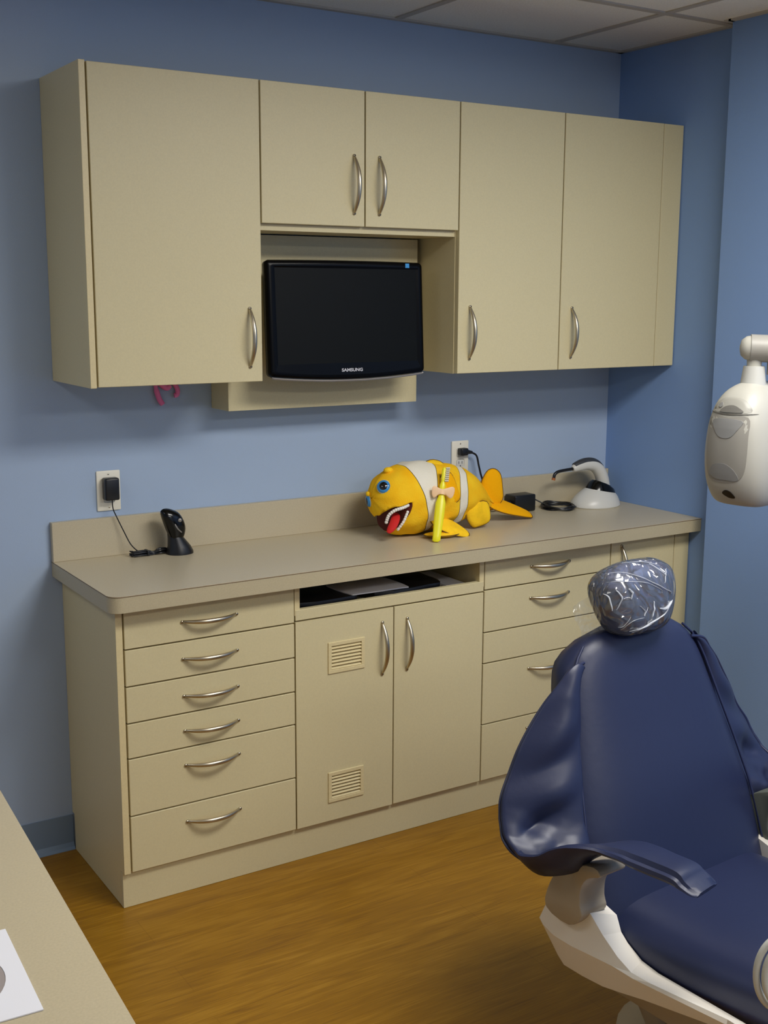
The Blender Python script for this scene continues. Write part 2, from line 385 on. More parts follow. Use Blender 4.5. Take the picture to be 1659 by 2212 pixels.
# bezel inner rim down to the screen
outer = mon_ring(.017, .0008); SX, SZ0, SZ1 = .236, -.128, .142
n = len(outer); ins = []
for x, y, z in outer:
    k = max(abs(x)/SX, (z/SZ1) if z > 0 else (z/SZ0)); ins.append((max(-SX, min(SX, x)), .003, max(SZ0, min(SZ1, z))))
b.loft([outer, ins], caps=False)
case = b.build('casing', BEZEL, t); case.data.transform(TI)
s = MB().box(-SX-.001, SX+.001, .0032, .006, SZ0-.001, SZ1+.001).build('screen', SCREEN, t, smooth=False); s.data.transform(TI)
b = MB(); lip = [(x, z) for x, z in rrect(MW, MH, .012, .014) if z < -MH+.001]
lip.sort(); pts = [(x, .006, z-.002) for x, z in lip]; b.tube(pts, .0030, 8)
o = b.build('lower_trim', SILVER, t); o.data.transform(TI)
b = MB().box(-.055, .055, .045, .07, -.06, .06, .006); b.box(-.03, .03, .07, .128, -.03, .03, .004)
o = b.build('wall_bracket', BLACKP, t); o.data.transform(TI)
o = MB().box(.198, .212, .0012, .0022, .1462, .1592, .0003, 1).build('sticker', BLUEST, t, smooth=False); o.data.transform(TI); o.location.y = -.0018
def text(name, s, size, m, parent, mtx, ext=.0003):
    c = bpy.data.curves.new(name, 'FONT'); c.body = s; c.size = size; c.extrude = ext; c.align_x = 'CENTER'; c.align_y = 'CENTER'; c.offset = size*.03
    o = bpy.data.objects.new(name, c); COL.objects.link(o)
    dg = bpy.context.evaluated_depsgraph_get(); me = bpy.data.meshes.new_from_object(o.evaluated_get(dg)); bpy.data.objects.remove(o)
    me.transform(mtx); me.materials.clear(); me.materials.append(m)
    o = bpy.data.objects.new(name, me); COL.objects.link(o); o.parent = parent; return o
text('logo', 'SAMSUNG', .0125, LETTER, t, TI @ Matrix.Translation((.004, -.0006, -.1490)) @ Matrix.Rotation(R(90), 4, 'X') @ Matrix.Diagonal((1.25, 1, 1, 1)))

# ------------------------------------------------------------------ base cabinets
YB = -DB; ZB1 = ZK-TK
def base_cab(x0, x1, label):
    loc = ((x0+x1)/2, -DB/2, ZT); return thing('base_cabinet', label, 'cabinet', loc, 0, 'cream base cabinets')
def carc(t, x0, x1, z1=ZB1-.001):
    o = body(MB(), x0, x1, YB+.0195, -.018, ZT+.001, z1).build('body', CREAM, t, smooth=False); rel(o, t.location)
bx = [.013, .5084, .8351, 1.1636, 1.6809]
t = base_cab(-.006, bx[1], 'left base cabinet with a stack of six handled drawers'); carc(t, .0125, bx[1]-.0008)
pp = [(YB, ZB1-.001), (YB, ZT), (YB+.032, ZT), (YB+.032, .001), (-.018, .001), (-.018, .112), (-.001, .112), (-.001, ZB1-.001)]
o = MB().prism(pp, 'x', -.006, .012, .0006).build('end_panel', EDGE, t, smooth=False); rel(o, t.location)
zs = [ZB1-.004, .7147, .6152, .5158, .4193, .260, ZT]
for i, hz in enumerate((.768, .667, .565, .468, .371, .210)):
    d = front('drawer', .0145, bx[1], zs[i+1], zs[i], YB, t); handle(d, .2525, hz, YB, True)
t = base_cab(bx[1], bx[3], 'middle base cabinet with two tall doors, louvred vents and an open shelf slot'); carc(t, bx[1], bx[3]-.0008, .7185+.016)
m = MB(); m.box(bx[1], bx[1]+.016, YB+.001, -.018, .7355, ZB1-.001); m.box(bx[3]-.018, bx[3]-.0008, YB+.001, -.018, .7355, ZB1-.001); m.box(bx[1]+.016, bx[3]-.018, -.03, -.018, .7355, ZB1-.001)
o = m.build('slot_sides', EDGE, t, smooth=False); rel(o, t.location)
front('apron_strip', bx[1], bx[3], .7185, .7534, YB, t)
def louvre(parent, x0, x1, z0, z1, y):
    m = MB(); fr = .011
    m.box(x0, x1, y-.004, y+.0005, z1-fr, z1, .001, 1); m.box(x0, x1, y-.004, y+.0005, z0, z0+fr, .001, 1)
    m.box(x0, x0+fr, y-.004, y+.0005, z0+fr, z1-fr, .001, 1); m.box(x1-fr, x1, y-.004, y+.0005, z0+fr, z1-fr, .001, 1)
    v = m.build('vent_frame', EDGE, parent, smooth=False)
    return v
d1 = None
for a, b_, hx in ((bx[1], bx[2], .7945), (bx[2], bx[3], .881)):
    if hx < .83:                                  # door with two vent cut-outs
        vents = [(.613, .734, .550, .642), (.612, .731, .160, .252)]
        m = MB(); X0, X1 = a+G, b_-G; f = .010
        zz = [ZT+G, vents[1][2]+f, vents[1][3]-f, vents[0][2]+f, vents[0][3]-f, .7185-G]
        for k in range(5):
            if k in (1, 3):
                v = vents[1] if k == 1 else vents[0]
                m.box(X0, v[0]+f, YB, YB+.019, zz[k], zz[k+1]); m.box(v[1]-f, X1, YB, YB+.019, zz[k], zz[k+1])
            else: m.box(X0, X1, YB, YB+.019, zz[k], zz[k+1])
        bmesh.ops.remove_doubles(m.bm, verts=m.bm.verts, dist=1e-5)
        d = m.build('door', CREAM, t, smooth=False); rel(d, t.location)
        for v in vents:
            m = MB(); x0, x1, z0, z1 = v; fr = .011; y = YB
            for q in ((x0, x1, z1-fr, z1), (x0, x1, z0, z0+fr), (x0, x0+fr, z0+fr, z1-fr), (x1-fr, x1, z0+fr, z1-fr)): m.box(q[0], q[1], y-.004, y, q[2], q[3], .0008, 1)
            n = 7; hgt = (z1-z0-2*fr)/n
            for k in range(n):
                zc_ = z0+fr+hgt*(k+.5)
                sl = MB().box(x0+fr-.001, x1-fr+.001, -.0065, .0065, -.0012, .0012); me = bpy.data.meshes.new('t'); sl.bm.to_mesh(me); sl.bm.free()
                me.transform(Matrix.Translation((0, y+.0022, zc_)) @ Matrix.Rotation(R(36), 4, 'X')); m.bm.from_mesh(me)
            vo = m.build('vent', EDGE, d, smooth=False); rel(vo, t.location)
    else: d = front('door', a, b_, ZT, .7185, YB, t)
    handle(d, hx, .598, YB)
o = MB().box(bx[1]+.017, bx[3]-.018, YB+.0193, YB+.0205, ZT+.02, .7).build('painted_shade_sheet', DARKM, t, smooth=False); rel(o, t.location)  # dark-coloured sheet standing in for the shade behind the doors and vents
t = base_cab(bx[3], bx[4], 'base cabinet of five drawers behind the dental chair'); carc(t, bx[3], bx[4]-.0008)
zs = [ZB1-.004, .7222, .5869, .4873, .288, ZT]
for i, hz in enumerate((.777, .675, None, .444, .245)):
    d = front('drawer', bx[3], bx[4], zs[i+1], zs[i], YB, t)
    if hz: handle(d, 1.4235, hz, YB, True)
t = base_cab(bx[4], W, 'corner base cabinet, single door beside the right wall behind the headrest'); carc(t, bx[4], W-.001)
d = front('door', bx[4], 1.972, ZT, ZB1-.004, YB, t); handle(d, 1.727, .722, YB)
front('filler_strip', 1.972, W-.001, ZT, ZB1-.004, YB+.001, t)
o = tag(MB().box(-.006, W-.001, YB+.014, YB+.030, .001, ZT-.0005).build('toe_kick', CREAM, smooth=False), 'long plain cream kick board under the base cabinets', 'kick board')

# ------------------------------------------------------------------ countertop
t = thing('countertop', 'long beige laminate countertop with backsplash on the cream base cabinets', 'countertop', (1, -.24, ZK))
def slabpoly(x0, x1, y0, r=.035):
    p = [(x1, -.001), (x1, y0)]
    for i in range(9):
        a = R(270-90*i/8); p.append((x0+r+r*math.cos(a), y0+r+r*math.sin(a)))
    p.append((x0, -.001)); return p
o = MB().prism(slabpoly(-.033, W-.001, -DC), 'z', ZK-TK, ZK-.0012).build('slab', TOPEDGE, t, ang=20); rel(o, t.location)
o = MB().prism(slabpoly(-.0334, W-.001, -DC-.0004), 'z', ZK-.0012, ZK).build('laminate_sheet', TOP, t, ang=20); rel(o, t.location)
pl = slabpoly(-.0336, W-.001, -DC-.0006)[1:]
o = MB().tube([(x, y, ZK-.0018) for x, y in pl], .0008, 6).build('edge_line', SEAM, t); rel(o, t.location)
m = MB().box(-.033, W-.001, -.019, -.0005, ZK, ZS, .001, 1)
o = m.build('backsplash', TOP, t, smooth=False); rel(o, t.location)

# ------------------------------------------------------------------ outlets
def outlet(x, z, label):
    t = thing('wall_outlet', label, 'outlet', (x, 0, z), 0, 'white duplex wall outlets')
    MB().box(-.035, .035, -.006, -.0003, -.058, .058, .003, 2).build('cover_plate', IVORY, t)
    for s in (-.0195, .0195):
        r = MB().box(-.0165, .0165, -.0075, -.004, s-.0145, s+.0145, .005, 3).build('receptacle', WHITEP, t)
        k = MB()
        for q in (-.0065, .0065): k.box(q-.001, q+.001, -.0078, -.007, s-.001, s+.008)
        k.ball((0, -.0074, s-.008), (.0024, .0006, .0024), 10); k.build('slots', BLACKP, r, smooth=False)
    for s in (-.048, .048): MB().ball((0, -.006, s), (.0028, .001, .0028), 10).build('screw', METAL, t)
outlet(.139, 1.058, 'white wall outlet with a black plug-in charger, left end of the counter')
outlet(1.376, 1.067, 'white wall outlet behind the plush fish')

# left charger: brick on the outlet, thin cord, tied bundle to the dock
t = thing('charger', 'black plug-in charger on the left outlet with thin cord to the black dock', 'charger', (.15, -.02, 1.05))
o = MB().box(.118, .160, -.040, -.0085, 1.034, 1.098, .005, 3).build('adapter_block', BLACKP, t); rel(o, t.location)
cz = ZK+.0025
pts = smooth_open([(.140, -.030, 1.036), (.141, -.030, 1.010), (.150, -.032, .985), (.168, -.04, .94), (.182, -.052, .905), (.200, -.062, .884), (.214, -.066, cz+.006)], 6)
o = MB().tube(pts, .0017, 8).build('cord', BLACKP, t); rel(o, t.location)
m = MB()
for k in range(7):
    ph = random.uniform(-.005, .005); y = -.064+random.uniform(-.012, .012); z = cz+random.uniform(0, .011)
    m.tube(smooth_open([(.184+ph, y, z), (.205, y-.003, z+.002), (.228+ph, y+.002, z), (.246, y*.6-.026, z*.5+cz*.5), (.262+ph, y-.004, z+.003), (.283+ph, y+.004, z+.001), (.296, -.072, cz+.002), (.308, -.080, cz)], 5), .0025, 7)
    m.tube(smooth_open([(.184+ph, y, z), (.180+ph, y+.004, z+.003), (.186+ph, y+.009, z)], 4), .0021, 7)
m.box(.222, .230, -.078, -.050, cz-.002, cz+.014, .002)
o = m.build('cord_bundle', BLACKP, t); rel(o, t.location)

# black dock
t = thing('scanner_dock', 'small black tilted desktop dock at the left end of the counter', 'dock', (.318, -.085, ZK))
m = MB()
rings = []
for z, cx_, cy, a, b2 in ((0, .318, -.085, .040, .034), (.006, .318, -.085, .040, .034), (.022, .316, -.084, .034, .028), (.045, .308, -.082, .024, .024), (.060, .302, -.08, .018, .020)):
    rings.append([(cx_+a*math.cos(q), cy+b2*math.sin(q), ZK+z) for q in [2*math.pi*k/28 for k in range(28)]])
o = m.loft(rings).build('foot', BLACKP, t); rel(o, t.location)
bo = [(.262, .992), (.266, 1.003), (.280, 1.006), (.300, 1.000), (.318, .989), (.331, .967), (.336, .942), (.330, .918), (.318, .905), (.296, .905), (.285, .925), (.273, .955)]
m = MB().pillow(bo, (0, -.085, 0), (1, 0, 0), (0, 0, 1), .024)
o = m.build('head', BLACKG, t); rel(o, t.location)
o = MB().ball((.311, -.1085, .972), (.006, .003, .006), 14).build('lens_button', SILVER, t); rel(o, t.location)
o = MB().tube(smooth_open([(.296, -.107, .962), (.303, -.110, .948), (.315, -.108, .936)], 5), .0022, 8).build('silver_clip', SILVER, t); rel(o, t.location)

# pink ornament on the wall under the left wall cabinet
m = MB()
m.tube(smooth_open([(.292, -.008, 1.372), (.288, -.010, 1.350), (.292, -.011, 1.330), (.298, -.012, 1.312), (.307, -.012, 1.298)], 5), [.006]*8+[.008]*13, 10)
m.tube(smooth_open([(.292, -.008, 1.368), (.310, -.010, 1.352), (.322, -.011, 1.345), (.330, -.011, 1.352)], 5), .009, 10)
m.tube(smooth_open([(.325, -.008, 1.368), (.345, -.010, 1.356), (.354, -.012, 1.338), (.352, -.012, 1.324), (.344, -.011, 1.322)], 5), .007, 10)
tag(m.build('ornament', PINK), 'pink curly ornament on the wall just under the left wall cabinet', 'ornament')

# ------------------------------------------------------------------ things in the open slot
ZSL = .7355
def slab(name, poly, z0, z1, m, label, cat):
    pts = smooth_closed(poly, 3); return tag(MB().prism(pts, 'z', z0, z1, .001).build(name, m), label, cat)
slab('folder', [(.540, -.395), (.70, -.403), (.735, -.39), (.75, -.30), (.72, -.12), (.55, -.12), (.535, -.25)], ZSL, ZSL+.024, BLACKP, 'black folder lying at the left in the open slot under the counter', 'folder')
o = slab('mouse_pad', [(.79, -.400), (.98, -.402), (1.03, -.39), (1.04, -.30), (1.02, -.15), (.80, -.15)], ZSL, ZSL+.024, BLACKP, 'black pad lying at the right in the open slot under the counter', 'pad')
slab('paper_sleeve', [(.735, -.405), (.88, -.408), (.905, -.40), (.905, -.30), (.88, -.26), (.72, -.26), (.70, -.30), (.71, -.395)], ZSL+.0245, ZSL+.028, PAPER, 'white rounded sheet lying across the black pads in the open slot', 'paper')
o = MB()
for k in range(3):
    q = .2*k
    o.box(1.055+.002*k, 1.135-.004*k, -.40+.01*k, -.20, ZSL+.002*k, ZSL+.0015+.002*k)
tag(o.build('paper_stack', PAPER, smooth=False), 'few loose white papers at the right end of the open slot', 'paper')

# ------------------------------------------------------------------ plush fish
FL = Vector((1.10, -.19, ZK))
t = thing('plush_fish', 'yellow and white striped plush fish with open mouth lying on the countertop', 'plush toy', FL)
tab_c = [(.903, .998), (.912, .990), (.93, .985), (.96, .980), (1.0, .982), (1.04, .986), (1.12, .985), (1.20, .984), (1.27, .977), (1.31, .967), (1.345, .952), (1.38, .935), (1.40, .93)]
tab_r = [(.903, .003), (.906, .022), (.912, .042), (.92, .058), (.93, .071), (.945, .085), (.96, .096), (1.0, .109), (1.04, .115), (1.12, .111), (1.20, .099), (1.27, .082), (1.31, .066), (1.345, .045), (1.38, .02), (1.40, .010)]
xs = [.903, .9045, .907, .910, .915, .922, .93, .94, .952, .967, .982]+[.998+.0145*k for k in range(27)]+[1.386, 1.394, 1.40]
rings = []
for x in xs:
    c, r = interp(tab_c, x), interp(tab_r, x); cy = -.19+.10*(x-1.1)**1 if x > 1.1 else -.19-.04*(1.1-x)
    ring = []
    for k in range(56):
        q = 2*math.pi*k/56; y = cy+r*.92*math.cos(q); z = c+r*math.sin(q)
        wr = .0016*math.sin(9*q+x*40)+.0012*math.sin(5*q-x*70); z += wr; y += wr
        z = max(z, ZK+.001); ring.append((x, y, z))
    rings.append(ring)
bodyo = MB().loft(rings).build('body', FISH, t, ang=180)
# mouth: wedge cut out of the head
cut = MB().prism(smooth_closed([(.990, .990), (.964, .982), (.936, .975), (.919, .957), (.915, .928), (.917, .895), (.922, .84), (.948, .84), (.953, .890), (.972, .926), (.987, .962)], 4), 'y', -.42, -.10)
cm = cut.build('cutter', FISHY, t, smooth=False)
pre = BVHTree.FromPolygons([v.co for v in bodyo.data.vertices], [p.vertices[:] for p in bodyo.data.polygons])
md = bodyo.modifiers.new('b', 'BOOLEAN'); md.object = cm; md.operation = 'DIFFERENCE'; md.solver = 'EXACT'; bpy.context.view_layer.update()
dg = bpy.context.evaluated_depsgraph_get(); me = bpy.data.meshes.new_from_object(bodyo.evaluated_get(dg)); bodyo.modifiers.clear(); bodyo.data = me
bpy.data.objects.remove(cm)
for p in me.polygons: p.use_smooth = True
lin = mat('dark_red_cloth', srgb(96, 30, 18), .9); me.materials.append(lin)
for p in me.polygons:
    nr = pre.find_nearest(p.center)
    if nr[3] > .0012: p.material_index = 1
TEETH = mat('white_teeth', srgb(240, 235, 225), .6)
def row(pts, r, name, n):
    c = smooth_open(pts, 10); m = MB(); m.tube(c, r*.8, 8)
    L = [0]
    for a, b in zip(c, c[1:]): L.append(L[-1]+(Vector(b)-Vector(a)).length)
    for k in range(n):
        s = L[-1]*(k+.5)/n; i = max(j for j in range(len(L)) if L[j] <= s); p = Vector(c[i]); m.ball(p, r, 10)
    return m.build(name, TEETH, t)
row([(.984, -.283, .982), (.961, -.284, .975), (.940, -.275, .968), (.926, -.262, .952), (.922, -.252, .926)], .0056, 'upper_teeth', 14)
row([(.981, -.283, .962), (.968, -.280, .932), (.954, -.267, .904)],   .0048, 'lower_teeth', 8)
m = MB().tube(smooth_open([(.962, -.245, .950), (.950, -.262, .940), (.932, -.276, .922), (.912, -.280, .902)], 5), [.009, .011, .012, .013, .0135, .014, .014, .014, .014, .0135, .0135, .013, .012, .0105, .008, .005], 14, flat=.5)
m.build('tongue', mat('red_cloth', srgb(205, 25, 20), .8), t)
E1 = Vector((.924, -.2345, 1.037))
def eye(c, nrm, s=1):
    q = Vector((0, 0, 1)).rotation_difference(Vector(nrm).normalized()); q.to_euler()
    e = MB().ball(c, (.0205*s, .0205*s, .009*s), 24, q).build('eye', mat('blue_iris', srgb(60, 140, 205), .15), t)
    nn_ = Vector(nrm).normalized()
    MB().ball(Vector(c)+nn_*.0035*s, (.0148*s, .0148*s, .0075*s), 20, q).build('pupil', mat('black_pupil', srgb(8, 8, 10), .05, coat=1), e)
    MB().ball(Vector(c)-nn_*.003*s, (.0225*s, .0225*s, .007*s), 20, q).build('rim', mat('eye_rim', srgb(200, 205, 190), .6), e)
eye(E1, (-.60, -.66, .44)); eye((.9085, -.172, .985), (-.95, .28, -.1), .95)
# brow tufts, fins and tail
MB().ball((.962, -.200, 1.080), (.016, .012, .010), 16).build('brow_tuft', FISHY, t); MB().ball((.902, -.178, 1.008), (.006, .008, .008), 12).build('brow_tuft', FISHY, t)
def fin(name, outline, org, ux, uy, th, m=FISHY, bend=0, wob=0.0):
    b = MB().pillow(outline, org, ux, uy, th, bend, wob); f = b.build(name, m, t, ang=180)
    o_, ux, uy = Vector(org), Vector(ux).normalized(), Vector(uy); uy = (uy-ux*uy.dot(ux)).normalized(); nz = ux.cross(uy)
    pts = smooth_closed(outline, 3); cx = sum(p[0] for p in pts)/len(pts); L = max(abs(p[0]-cx) for p in pts)
    pp = [o_+ux*p[0]+uy*p[1]+nz*(bend*((p[0]-cx)/L)**2+wob*math.sin(p[0]*90+p[1]*40)) for p in pts]; pp.append(pp[0])
    MB().tube(pp, .0016, 6, caps=False).build('piping', PIPING, f)
fin('pectoral_fin', [(0, .012), (.03, .034), (.075, .036), (.115, .016), (.134, -.004), (.12, -.024), (.075, -.030), (.03, -.022), (.005, -.008)], (1.072, -.278, .917), (.93, -.22, -.30), (.25, .75, .55), .009, bend=0)
fin('pectoral_fin', [(0, .012), (.03, .024), (.08, .026), (.115, .010), (.118, -.006), (.075, -.024), (.03, -.02), (.002, -.006)], (1.045, -.285, .881), (.97, -.20, 0), (.2, .97, .06), .007)
fin('tail_fin', [(-.03, -.02), (-.012, .03), (.004, .070), (.022, .094), (.046, .096), (.066, .076), (.074, .03), (.074, -.01), (.04, -.04), (0, -.04)], (1.362, -.150, .950), (.96, -.25, 0), (0, 0, 1), .013, FISHO)
fin('tail_fin', [(0, .02), (.05, .048), (.11, .042), (.175, .026), (.190, .010), (.182, -.008), (.12, -.022), (.06, -.030), (.01, -.02)], (1.370, -.165, .935), (.90, -.12, -.30), (.1, .82, .5), .010, FISHO)
fin('belly_fin', [(0, .03), (.03, .045), (.075, .04), (.085, .005), (.078, -.028), (.035, -.036), (.012, -.032), (-.006, 0)], (1.245, -.235, .908), (1, -.05, .12), (0, 0, 1), .015, FISHY)
fin('side_fin', [(.0, .045), (.028, .060), (.05, .045), (.066, .0), (.070, -.03), (.045, -.042), (.015, -.040), (0, 0)], (1.112, -.2765, 1.012), (1, .12, 0), (0, .18, 1), .010, FISHO)
fin('dorsal_fin', [(0, 0), (.03, .022), (.07, .020), (.10, 0), (.07, -.015), (.03, -.015)], (1.085, -.20, 1.084), (1, 0, -.15), (0, 0, 1), .014, FISHY)
for c in t.children:
    c.data.transform(Matrix.Translation(-FL))
    for g in c.children: g.data.transform(Matrix.Translation(-FL))
# keep the stripe pattern in place: the fish material reads coordinates shifted back
nt = FISH.node_tree
for l in list(nt.links):
    if l.from_node.type == 'TEX_COORD' and l.to_node.type == 'SEPXYZ':
        tc_, sx_ = l.from_node, l.to_node; nt.links.remove(l)
        ad = nt.nodes.new('ShaderNodeVectorMath'); ad.operation = 'ADD'; ad.inputs[1].default_value = FL
        nt.links.new(tc_.outputs['Object'], ad.inputs[0]); nt.links.new(ad.outputs[0], sx_.inputs[0])

# toothbrush leaning on the fish
YEL = mat('yellow_plastic', srgb(240, 232, 30), .35)
P0, P1 = Vector((1.043, -.347, ZK+.002)), Vector((1.108, -.292, 1.078))
t = thing('toothbrush', 'large yellow toothbrush leaning upright against the plush fish', 'toothbrush', P0)
ax = (P1-P0); sd = Vector((.85, -.5, 0)).normalized()
pr = [(0, .007), (.02, .0125), (.08, .0125), (.35, .0155), (.55, .0155), (.62, .011), (.68, .006), (.72, .006), (.74, .009), (.80, .009), (.86, .0045)]
rings = []
for k, r in pr:
    c = ax*k; a = sd; b = ax.cross(sd).normalized()
    rings.append([c+a*math.cos(q)*r+b*math.sin(q)*r*.5 for q in [2*math.pi*i/16 for i in range(16)]])
MB().loft(rings).build('brush_handle', YEL, t)
rings = []
for k, r in ((.84, .004), (.86, .007), (.90, .0085), (1.02, .0085), (1.05, .006)):
    c = ax*k; rings.append([c+sd*math.cos(q)*r*.8+b*math.sin(q)*r*.5 for q in [2*math.pi*i/16 for i in range(16)]])
MB().loft(rings).build('brush_head', YEL, t)
m = MB()
for i in range(7):
    for j in range(2):
        c = ax*(.86+.03*i)+b*(.003*(j*2-1)); m.tube([c+sd*.005, c+sd*.017], .0026, 8)
m.build('bristles', mat('pale_bristles', srgb(222, 215, 190), .6), t)
PEACH = mat('peach_ribbon', srgb(250, 210, 165), .6)
t2 = thing('ribbon', 'peach ribbon bow tied round the yellow toothbrush', 'ribbon', P0+ax*.70)
m = MB().tube([ax*0-ax.normalized()*.008, ax.normalized()*.008], .0105, 14); m.build('knot', PEACH, t2)
for s in (-1, 1):
    k = 1 if s > 0 else .8
    MB().pillow([(0, .006), (.016*k, .012), (.034*k, .017), (.042*k, .010), (.040*k, -.010), (.030*k, -.020), (.014*k, -.010), (0, -.006)], -b*(.007 if b.y > 0 else -.007), (s*.96, -.2*s, -.10*s), (0, 0, 1), .003).build('loop', PEACH, t2)

# ------------------------------------------------------------------ curing light and its power supply
CL = Vector((1.903, -.108, ZK))
t = thing('curing_light', 'white cordless curing light standing in its round charging base at the right', 'dental tool', CL)
def ellring(cx, cy, z, a, b, n=40, tz=0): return [(cx+a*math.cos(q), cy+b*math.sin(q), z+tz*math.cos(q)) for q in [2*math.pi*i/n for i in range(n)]]
MB().loft([ellring(0, 0, 0, .095, .075), ellring(0, 0, .003, .098, .077), ellring(0, 0, .018, .095, .074, tz=-.001), ellring(.006, 0, .036, .082, .064, tz=-.003), ellring(.014, 0, .052, .064, .050, tz=-.006), ellring(.024, 0, .062, .046, .038, tz=-.010), ellring(.030, 0, .066, .030, .028, tz=-.012)]).build('base', WHITEP, t)
MB().loft([ellring(.022, 0, .052, .060, .048, tz=-.010), ellring(.026, -.002, .070, .050, .040, tz=-.016), ellring(.024, -.002, .080, .036, .032, tz=-.014), ellring(.020, -.002, .082, .022, .022, tz=-.01)]).build('cradle', BLACKG, t)
pp = smooth_open([(.036, 0, .068), (.028, 0, .098), (.012, 0, .126), (-.014, 0, .146), (-.050, 0, .152), (-.085, 0, .147), (-.112, 0, .140)], 6)
rs = [interp([(0, .024), (.35, .023), (.6, .021), (.8, .018), (.95, .013), (1, .009)], i/(len(pp)-1)) for i in range(len(pp))]
h = MB().tube(pp, rs, 18).build('handpiece', WHITEP, t)
qq = pp[12:]; MB().tube([(x, y, z+.008) for x, y, z in qq[:-2]], [max(.005, r*.82) for r in rs[12:-2]], 14).build('control_strip', mat('charcoal_plastic', srgb(60, 62, 66), .4), h)
MB().tube(smooth_open([(-.108, 0, .141), (-.14, 0, .139), (-.175, 0, .136), (-.192, 0, .128), (-.197, 0, .114)], 5), .0055, 12).build('light_guide', BLACKP, t)
MB().tube([(-.197, 0, .115), (-.199, 0, .107)], .0068, 14).build('tip', mat('amber_plastic', srgb(170, 100, 50), .3), t)
# power supply
t = thing('power_adapter', 'black power supply with coiled cord lying behind the plush fish tail', 'power adapter', (1.60, -.05, ZK))
def p_(name, m, mt=BLACKP): o = m.build(name, mt, t); return rel(o, t.location)
p_('adapter_block', MB().box(1.556, 1.648, -.085, -.026, ZK+.001, ZK+.060, .005, 3))
p_('cord_grip', MB().tube([(1.557, -.05, ZK+.03), (1.524, -.05, ZK+.030)], [.012, .009], 12))
m = MB(); cc = []
for k in range(150):
    a = k/150*math.pi*2*5.2+2.2; rj = 1+.09*math.sin(k*.37); cc.append((1.748+.054*rj*math.cos(a), -.088+.060*rj*math.sin(a), ZK+.0035+.0115*(k/150)+.002*math.sin(k*.9)))
m.tube(cc, .0028, 8)
m.tube(smooth_open([(1.646, -.055, ZK+.040), (1.670, -.06, ZK+.033), (1.692, -.075, ZK+.018), cc[0]], 6), .0024, 8)
m.tube(smooth_open([cc[-1], (1.796, -.100, ZK+.012), (1.803, -.075, ZK+.007), (1.799, -.045, ZK+.004)], 6), .0024, 8)
p_('coiled_cord', m)
t3 = t
o = MB().box(1.362, 1.392, -.034, -.0082, 1.077, 1.102, .005, 3).build('plug', BLACKP, t3); rel(o, t3.location)
o = MB().tube([(1.385, -.026, 1.089), (1.408, -.030, 1.086)], [.009, .005], 10).build('strain_relief', BLACKP, t3); rel(o, t3.location)
o = MB().tube(smooth_open([(1.405, -.030, 1.086), (1.425, -.032, 1.074), (1.434, -.034, 1.040), (1.442, -.038, 1.005), (1.452, -.045, .97), (1.470, -.05, .925), (1.495, -.05, .893), (1.524, -.05, ZK+.030)], 6), .0034, 8).build('cord', BLACKP, t3); rel(o, t3.location)

# ------------------------------------------------------------------ dental chair (local frame: x right, y backwards, z up)
CH = Vector((.83, -1.62, 0)); t = thing('dental_chair', 'blue vinyl dental chair with white frame and wrapped headrest', 'dental chair', CH, R(4))
SZ = .39; PH = R(20)
def bw(a, s, n=0): return Vector((a, s*math.sin(PH)-n*math.cos(PH), SZ+s*math.cos(PH)+n*math.sin(PH)))
hw = [(-.06, .255), (.0, .262), (.1, .264), (.15, .262), (.25, .246), (.35, .226), (.45, .207), (.49, .194), (.52, .172), (.54, .145), (.555, .105), (.563, .06)]
rings = []
for i in range(34):
    s = -.06+.623*(i/33)**.93 if i < 33 else .563
    H = interp(hw, s); k = min(1, max(.25, (.585-s)/.07)); T = .085*min(1, .45+.55*k)
    bul = .012*math.exp(-((s-.2)/.12)**2)
    ring = []
    prof = []
    for j in range(25):                            # front face left to right
        x = -1+2*j/24; prof.append((x*H, .022*(1-abs(x)**3)*k+bul*(1-x*x)+(-.014*(abs(x)**7))))
    for x_, n_ in ((1.035, -.022), (1.05, -.045), (1.02, -.075)): prof.append((H*x_, n_-.0))
    for j in range(9): prof.append((H*(.95-1.9*j/8), -T))
    for x_, n_ in ((-1.02, -.075), (-1.05, -.045), (-1.035, -.022)): prof.append((H*x_, n_))
    rings.append([bw(a, s, n_*(1 if n_ > 0 else (.35+.65*k))) for a, n_ in prof])
lastc = [bw(a*.55, .572, 0) for a in [0]]
top = [Vector(p)*.5+bw(0, .570, -.03)*.5 for p in rings[-1]]
rings.append(top)
br = MB().loft(rings).build('backrest', VINYL, t, ang=70)
for sg in (-1, 1):                                # seam piping along the front edge
    pts = [bw(sg*interp(hw, s)*1.0, s, -.006) for s in [.02+.51*k/24 for k in range(25)]]
    MB().tube(pts, .0028, 8).build('piping', VINYLD, br)

